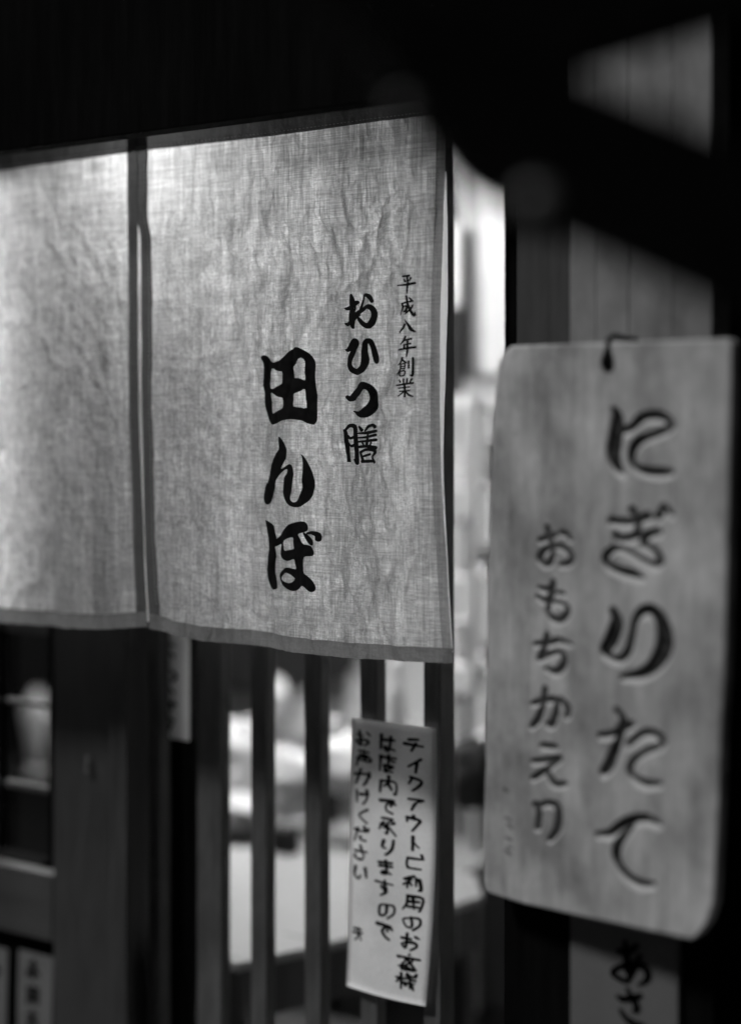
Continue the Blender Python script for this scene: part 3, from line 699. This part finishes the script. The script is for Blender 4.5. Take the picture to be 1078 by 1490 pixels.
def sdf(px, py, strokes, grow=0.0):
    D = np.full(px.shape, 1e3)
    for stq in strokes:
        c = crom(stq, 5)
        x0, y0 = c[:, 0].min() - 20, c[:, 1].min() - 20; x1, y1 = c[:, 0].max() + 20, c[:, 1].max() + 20
        m_ = (px > x0) & (px < x1) & (py > y0) & (py < y1); X = px[m_]; Y = py[m_]; d = np.full(X.shape, 1e3)
        for a_, b2_ in zip(c[:-1], c[1:]):
            ab_ = b2_[:2] - a_[:2]; L2 = max(ab_ @ ab_, 1e-9)
            h = np.clip(((X - a_[0]) * ab_[0] + (Y - a_[1]) * ab_[1]) / L2, 0, 1)
            d = np.minimum(d, np.hypot(X - a_[0] - h * ab_[0], Y - a_[1] - h * ab_[1]) - (a_[2] + (b2_[2] - a_[2]) * h))
        D[m_] = np.minimum(D[m_], d)
    return D
def vcut(S_, depth, sh):
    c = sdf(px - sh * .2, py - sh, S_)            # carving a little wider than the paint, mostly below it
    c2 = sdf(px, py, S_)
    c = c - .9; d = np.minimum(c, c2)
    return np.clip(-(d - .8) / 5.5, 0, 1) ** .8 * depth, c2
SG = [[(x_, y_, r_ * 1.2 + .5) for x_, y_, r_ in q_] for q_ in SG]; SG2 = [[(x_, y_, r_ * 1.35 + .9) for x_, y_, r_ in q_] for q_ in SG2]
h1, c1 = vcut(SG, .0072, 5.0); h2, c2 = vcut(SG2, .0045, 2.4)
c3 = sdf(px, py, SG3)
hole = sdf(px, py, [[(884, 506, 3.5), (883, 518, 7), (883, 528, 10), (883, 535, 9)]])
hh = np.maximum(np.maximum(h1, h2), np.clip(-hole / 3, 0, 1) * .014)
paint = np.clip(-(c1 - .3) / 1.2, 0, 1); paint = np.maximum(paint, np.clip(-(c2 - .3) / 1.2, 0, 1) * .93)
paint = np.maximum(paint, np.clip(-(c3 - 1.5) / 2.5, 0, 1) * .7)
paint *= 1 - .1 * np.clip(vnoise(px / 5, py / 5, 21), 0, 1)
paint = np.maximum(paint, np.clip(-hole / 1.5, 0, 1))
cut = np.clip((np.maximum(h1, h2) - .0006) / .0015, 0, 1)  # paler colour on the carved lips, painted to strengthen their highlight
edge = np.minimum(np.minimum(s, 1 - s) * 330, np.minimum(t, 1 - t) * 830); hh = hh + .003 * np.clip(1 - edge / 4, 0, 1) ** 2
hh = hh + .0007 * vnoise(px / 22, py / 90, 31) + .0015 * ((s - .5) * 2) ** 2
front = onSign(px, py, -hh); back = onSign(px, py, -.022 + 0 * px)
idx = np.arange(NB * NH).reshape(NH, NB)
q = np.stack([idx[:-1, :-1], idx[1:, :-1], idx[1:, 1:], idx[:-1, 1:]], -1).reshape(-1, 4)
ring = np.concatenate([idx[0, :-1], idx[:-1, -1], idx[-1, :0:-1], idx[:0:-1, 0]])
bv = back.reshape(-1, 3)[ring]; nF = NB * NH; nr_ = len(ring)
V = np.concatenate([front.reshape(-1, 3), bv])
F_ = q.tolist() + [[int(ring[i]), int(ring[(i + 1) % nr_]), nF + (i + 1) % nr_, nF + i] for i in range(nr_)] + [[nF + i for i in range(nr_)][::-1]]
cb = onSign(np.array(870.), np.array(1340.))
sg = thing('carved_wooden_sign', 'large pale wooden board with two columns of carved black characters', 'sign', tuple(cb))
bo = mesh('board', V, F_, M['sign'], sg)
bo.data.polygons.foreach_set('use_smooth', [True] * len(q) + [False] * (nr_ + 1))
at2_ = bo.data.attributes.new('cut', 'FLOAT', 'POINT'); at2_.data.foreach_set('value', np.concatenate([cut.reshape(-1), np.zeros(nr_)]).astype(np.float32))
at_ = bo.data.attributes.new('paint', 'FLOAT', 'POINT'); at_.data.foreach_set('value', np.concatenate([paint.reshape(-1), np.zeros(nr_)]).astype(np.float32))
q1 = onSign(np.array([883., 884., 885., 885.]), np.array([528., 512., 496., 488.]), np.array([-.008, .003, .002, -.012]))
tube('hanging_cord', [tuple(x) for x in q1] + [(q1[-1][0], PYL - .001, q1[-1][2] - .004)], .0035, M['cord'], sg)
# sign nail
nq = q1[-1]
nl_ = thing('nail', 'dark nail in the pillar holding the cord of the carved sign', 'nail', (nq[0], PYL, nq[2] - .004))
tube('shank', [(nq[0], PYL - .02, nq[2] - .001), (nq[0], PYL + .002, nq[2] - .001)], .0022, M['dark_wood'], nl_)

# ================================================================== FOREGROUND BEAM (close to the camera, far out of focus)
DB = 1.18
def slab(name, poly, D, thick, mat, parent):
    A = todepth(np.array([p[0] for p in poly], float), np.array([p[1] for p in poly], float), D)
    B2 = A + FD * thick; n = len(poly)
    f = [list(range(n))[::-1], [n + i for i in range(n)]] + [[i, (i + 1) % n, n + (i + 1) % n, n + i] for i in range(n)]
    return mesh(name, np.concatenate([A, B2]), f, mat, parent)
bc = todepth(np.array(850.), np.array(250.), DB)
bmb = thing('slanting_roof_beam', 'black out of focus roof beam slanting down across the upper right', 'beam', tuple(bc))
up = [(1500, 375), (1035, 190), (835, 108), (700, 40), (560, -60)]
lo = [(470, -40), (560, 85), (625, 180), (680, 250), (760, 292), (900, 352), (1078, 432), (1500, 620)]
slab('beam_body', up + lo, DB, .09, M['black_wood'], bmb)
rf = thing('rising_rafter', 'black blurred rafter rising to the right above the pale wedge', 'rafter', tuple(todepth(np.array(900.), np.array(0.), DB)))
slab('rafter_body', [(640, -60), (700, 120), (760, 112), (830, 84), (1035, 22), (1300, -60), (1300, -260), (640, -200)], DB + .095, .08, M['black_wood'], rf)
for (x, y, r) in ((585, 156, .007), (778, 292, .012)):  # pale caps added to stand in for two soft blurred highlights
    c = todepth(np.array(float(x)), np.array(float(y)), DB - .006)
    k = lathe('highlight_cap', [(.0005, .006), (r * .6, .0055), (r, .001), (r, -.006), (.0005, -.006)], (0, 0, 0), M['metal'], bmb, 18, loc=(0, 0, 0))
    k.rotation_euler = (R(90), 0, YAW); k.location = Vector(c) - bmb.location

# ================================================================== INSIDE THE SHOP
def light(name, loc, size, power, rot=(0, 0, 0)):
    l = bpy.data.lights.new(name, 'AREA'); l.shape = 'RECTANGLE'; l.size, l.size_y = size; l.energy = power
    o = bpy.data.objects.new(name, l); link(o); o.location = loc; o.rotation_euler = rot; return o
def ceiling_lamp(x, y, power, label):
    t_ = thing('ceiling_lamp', label, 'lamp', (x, y, 2.66), 'ceiling lamps inside the shop')
    box('housing', x - .62, x + .62, y - .11, y + .11, 2.672, 2.715, M['white'], t_, .004)
    box('diffuser', x - .6, x + .6, y - .09, y + .09, 2.655, 2.669, emit('lit_diffuser', power), t_, .002)
ceiling_lamp(-3.1, 3.30, 165, 'long lit ceiling lamp inside the shop just behind the door')
ceiling_lamp(-2.6, 4.7, 110, 'long lit ceiling lamp further back inside the shop')
# low table
TZ = .60
def onZ(px, py, Z):
    d = ray(np.array(float(px)), np.array(float(py))); return CAM + d * ((Z - EYE) / d[2])
tp = [(150, 1330), (345, 1402), (520, 1362), (703, 1303), (690, 1272), (560, 1250), (430, 1236), (250, 1228), (150, 1240)]
tp = [onZ(x, y, TZ) for x, y in tp]
low = thing('display_table', 'low pale topped table inside the shop behind the lattice slats', 'table', (tp[1][0], tp[1][1], .16))
n = len(tp); A = np.array(tp); B2 = A - UP * .018
ff = [list(range(n)), [n + i for i in range(n)][::-1]] + [[i, n + i, n + (i + 1) % n, (i + 1) % n] for i in range(n)]
mesh('table_top', np.concatenate([A, B2]), ff, M['table_wood'], low)
cc = A.mean(0); A2 = cc + (A - cc) * .97; A2[:, 2] = TZ - .021; B3 = A2 - UP * .10
mesh('apron', np.concatenate([A2, B3]), ff, M['plank_wood'], low)
for i in (1, 3, 4, 7):
    x, y = (cc + (A[i] - cc) * .9)[:2]; box('leg', x - .02, x + .02, y - .02, y + .02, .162, TZ - .124, M['plank_wood'], low, .002)
# soft white bundles and boxes on the table
def bundle(px, py, wpx, hpx, Y, label, mat='cloth_white', seed=1, cat='bundle', grp='white wrapped bundles on the low table', name='cloth_bundle'):
    c = onY(np.array(float(px)), np.array(float(py)), Y); D = Y / float(ray(np.array(float(px)), np.array(float(py)))[1])
    rx = wpx / FPX * D / 2 * 1.1; rz = hpx / FPX * D / 2
    bm = bmesh.new(); bmesh.ops.create_icosphere(bm, subdivisions=4, radius=1)
    P = np.array([v.co[:] for v in bm.verts])
    k = 1 + .16 * vnoise(P[:, 0] * 2.5 + 9, P[:, 2] * 2.5 + P[:, 1] * 2 + 9, seed) + .06 * vnoise(P[:, 0] * 7 + 9, P[:, 2] * 7 + P[:, 1] * 5 + 9, seed + 1)
    P = P * k[:, None]; P[:, 2] = np.maximum(P[:, 2], -.8)
    P = P * np.array([rx, rx * .8, rz]) + c
    f = [[v.index for v in fa.verts] for fa in bm.faces]; bm.free()
    o = mesh(name, P, f, M[mat], None, True, loc=(float(c[0]), float(c[1]), float(P[:, 2].min())))
    return tag(o, label, cat, grp)
YI = 3.55
tray_z = ZY(400, 1205, YI)
rs = thing('raised_shelf', 'narrow grey shelf standing behind the low table under the white bundles', 'shelf', (XY(420, YI), YI, .16))
box('board', XY(180, YI), XY(700, YI), YI - .16, YI + .18, tray_z - .03, tray_z, M['grey'], rs)
box('back_panel', XY(180, YI), XY(700, YI), YI + .15, YI + .17, .162, tray_z - .033, M['grey'], rs)
bundle(345, 1122, 120, 160, YI, 'white wrapped bundle behind the second slat gap', seed=3)
bundle(425, 1142, 80, 105, YI, 'bright white wrapped bundle seen in the third slat gap', seed=6)
bundle(500, 1115, 110, 90, YI, 'small white wrapped bundle just left of the handwritten note', seed=9)
bundle(330, 1180, 110, 60, YI - .14, 'flat white folded cloth lying in front of the bundles', seed=12)
bk = onY(np.array(415.), np.array(1250.), 3.25)
bb = thing('black_box', 'small black open box on the low table in the third slat gap', 'box', tuple(bk))
box('body', bk[0] - .03, bk[0] + .03, 3.23, 3.27, bk[2], bk[2] + .065, M['dark'], bb, .003)
box('lid', bk[0] - .032, bk[0] + .032, 3.228, 3.272, bk[2] + .068, bk[2] + .076, M['dark'], bb, .002)
# dark wall cupboard far back, pale panel, upright white bottle
cx0, cx1 = XY(290, 5.6), XY(405, 5.6)
cp = thing('wall_cupboard', 'dark cupboard hanging on the far wall seen between the slats', 'cupboard', ((cx0 + cx1) / 2, 5.6, ZY(370, 1010, 5.6)))
box('carcass', cx0, cx1, 5.6, 6.2, ZY(370, 1012, 5.6), ZY(370, 780, 5.6), M['dark'], cp)
box('cupboard_door', cx0 + .01, (cx0 + cx1) / 2 - .003, 5.578, 5.597, ZY(370, 1004, 5.6), ZY(370, 790, 5.6), M['dark'], cp)
box('cupboard_door', (cx0 + cx1) / 2 + .003, cx1 - .01, 5.578, 5.597, ZY(370, 1004, 5.6), ZY(370, 790, 5.6), M['dark'], cp)
bx = onY(np.array(574.), np.array(1060.), 3.6)
bt = thing('white_bottle', 'tall white bottle standing between the slats above the handwritten note', 'bottle', (float(bx[0]), 3.6, tray_z))
hB = ZY(574, 955, 3.6) - tray_z
lathe('body', [(.001, .001), (.024, .001), (.026, .008), (.026, hB * .78), (.022, hB * .84), (.012, hB * .9)], (bx[0], 3.6, tray_z), M['white'], bt)
lathe('cap', [(.013, hB * .9), (.013, hB * .98), (.001, hB)], (bx[0], 3.6, tray_z), M['white'], bt)
dk = onY(np.array(690.), np.array(1180.), 3.2)
bundle(688, 1128, 90, 110, 3.45, 'dark cloth bag slumped on the shelf right of the lattice', 'dark', 21, 'bag', None, 'dark_bag')
# white cabinet and shelf rack seen through the glass door
YC = 3.7
xa, xb, xc = XY(671, YC), XY(709, YC), XY(760, YC)
cab = thing('white_cabinet', 'tall white cabinet lit brightly behind the glass door', 'cabinet', ((xa + xc) / 2, YC, ZY(700, 552, YC)))
M['pale'] = grainy('pale_cream_paint', .24, .05, (1, 1, 1), 6, .5, .02, .08)
box('carcass', xa, xc + .3, YC, YC + .35, ZY(700, 552, YC), 2.62, M['pale'], cab, .004)
box('cabinet_door', xa + .004, xb - .004, YC - .018, YC - .002, ZY(700, 545, YC), 2.60, M['pale'], cab, .003)
box('cabinet_door', xb, xc + .29, YC - .03, YC - .002, ZY(700, 545, YC), 2.60, M['white'], cab, .003)
zr = [ZY(685, p_, YC) for p_ in (575, 708, 838, 968, 1085)]
rk = thing('shelf_rack', 'pale rack of shelves with white bowls behind the glass door', 'rack', (xb, YC, .16))
for i, z in enumerate(zr):
    box('shelf_board', XY(640, YC), xc + .25, YC - .05, YC + .25, z - (.035 if i == 0 else .012), z, M['white'], rk, .002)
box('upright', XY(704, YC), XY(712, YC), YC - .075, YC - .053, .162, zr[0] + .0, M['white'], rk, .002)
box('upright', xc + .253, xc + .28, YC - .05, YC + .25, .162, zr[0], M['white'], rk, .002)
box('back_board', XY(640, YC), xc + .25, YC + .253, YC + .265, .162, zr[0] - .038, M['grey'], rk, .002)
tag(box('dark_case', XY(640, YC - .05), XY(668, YC - .05) - .004, YC - .04, YC - .022, zr[0] + .002, ZY(660, 450, YC), M['dark'], bev=.003), 'dark upright case on the top shelf beside the white cabinet', 'case')
tag(box('white_carton', XY(640, YC - .05), XY(668, YC - .05) - .004, YC - .04, YC - .022, ZY(660, 448, YC), ZY(660, 330, YC), M['white'], bev=.003), 'white carton standing on top of the dark upright case', 'carton')
names = ['topmost', 'second', 'third', 'lowest']
def jar(x, y, z, r, h, label, grp):
    t_ = thing('lidded_jar', label, 'jar', (x, y, z), grp)
    lathe('body', [(.001, 0), (r * .9, 0), (r, .006), (r, h * .7), (r * .75, h * .84)], (x, y, z), M['white'], t_, 20)
    lathe('lid', [(r * .8, h * .845), (r * .82, h * .95), (r * .2, h * .97), (r * .15, h), (.001, h)], (x, y, z), M['dark' if r < .022 else 'grey'], t_, 20)
def bowls(x, y, z, nb, r, label):
    b0 = thing('bowl_stack', label, 'bowls', (x, y, z), 'stacks of white bowls on the rack')
    for k in range(nb):
        lathe('bowl', [(.001, .003), (.014, .003), (.015, 0), (.018, .006), (r - .002, .024), (r, .036), (r - .002, .036), (.016, .010), (.001, .008)], (x, y, z + k * .018), M['white'], b0, 24)
side = ['left', 'right']
plan = [[('b', 4, .034), ('j', .024, .12)], [('j', .03, .15), ('b', 3, .038)], [('b', 5, .036), ('b', 2, .03)], [('j', .034, .13), ('j', .02, .10)]]
for i in range(4):
    z = zr[i + 1] + .001
    for j, px_ in enumerate((667, 695)):
        k_ = plan[i][j]; x = XY(px_, YC) + random.uniform(-.004, .004); y = YC + .03 + .05 * j
        if k_[0] == 'b': bowls(x, y, z, k_[1], k_[2], f'stack of white bowls on the {names[i]} rack shelf, {side[j]} side')
        else: jar(x, y, z, k_[1], k_[2], f'white lidded jar on the {names[i]} rack shelf, {side[j]} side', 'lidded jars on the rack')
# more goods behind the lattice
def goods(px_, py_, Y, wpx, hpx, label, mat, cat, name):
    c = onY(np.array(float(px_)), np.array(float(py_)), Y); D = Y / float(ray(px_, py_)[1]); wd = wpx / FPX * D; h = hpx / FPX * D
    t_ = thing(name, label, cat, (float(c[0]), Y, tray_z + .001 if Y < 4 else float(c[2])))
    z = t_.location.z
    box('body', c[0] - wd / 2, c[0] + wd / 2, Y - .04, Y + .05, z, z + h * .84, M[mat], t_, .004)
    box('lid', c[0] - wd / 2 - .004, c[0] + wd / 2 + .004, Y - .044, Y + .054, z + h * .84 + .001, z + h, M['grey' if mat == 'white' else 'white'], t_, .004)
goods(606, 1100, 3.62, 34, 105, 'small grey lidded tin right of the tall white bottle', 'grey', 'tin', 'lidded_tin')
goods(470, 1190, 3.66, 26, 150, 'slim dark lidded tin between the white bundles', 'dark', 'tin', 'lidded_tin')
bundle(400, 1030, 50, 95, 3.68, 'upright crumpled paper bag behind the bright bundle', 'cloth_white', 31, 'paper bag', None, 'paper_bag')
hz = ZY(500, 1060, 5.9)
hs = thing('far_counter', 'pale counter along the far wall of the shop', 'counter', (XY(520, 5.9), 5.9, .16))
box('counter_top', XY(430, 5.9), XY(800, 5.9), 5.7, 6.2, hz - .04, hz, M['white'], hs)
box('counter_front', XY(430, 5.9), XY(800, 5.9), 5.74, 5.78, .162, hz - .042, M['grey'], hs)
for i, (px_, w_, h_) in enumerate(((445, .10, .22), (492, .07, .15), (520, .05, .30), (668, .12, .2), (700, .06, .3))):
    x = XY(px_, 5.85)
    t_ = thing('canister', ['squat pale canister at the left end of the far counter', 'small pale canister beside the squat one on the far counter', 'tall narrow canister behind the fourth slat gap', 'broad canister right of the lattice on the far counter', 'tall canister at the right end of the far counter'][i], 'canister', (x, 5.85, hz + .001), 'canisters on the far counter')
    lathe('body', [(.001, 0), (w_ * .5, 0), (w_ * .52, .01), (w_ * .52, h_ * .85)], (x, 5.85, hz + .001), M['white' if i % 2 == 0 else 'grey'], t_, 20)
    lathe('lid', [(w_ * .54, h_ * .852), (w_ * .54, h_), (.001, h_ + .005)], (x, 5.85, hz + .001), M['dark'], t_, 20)
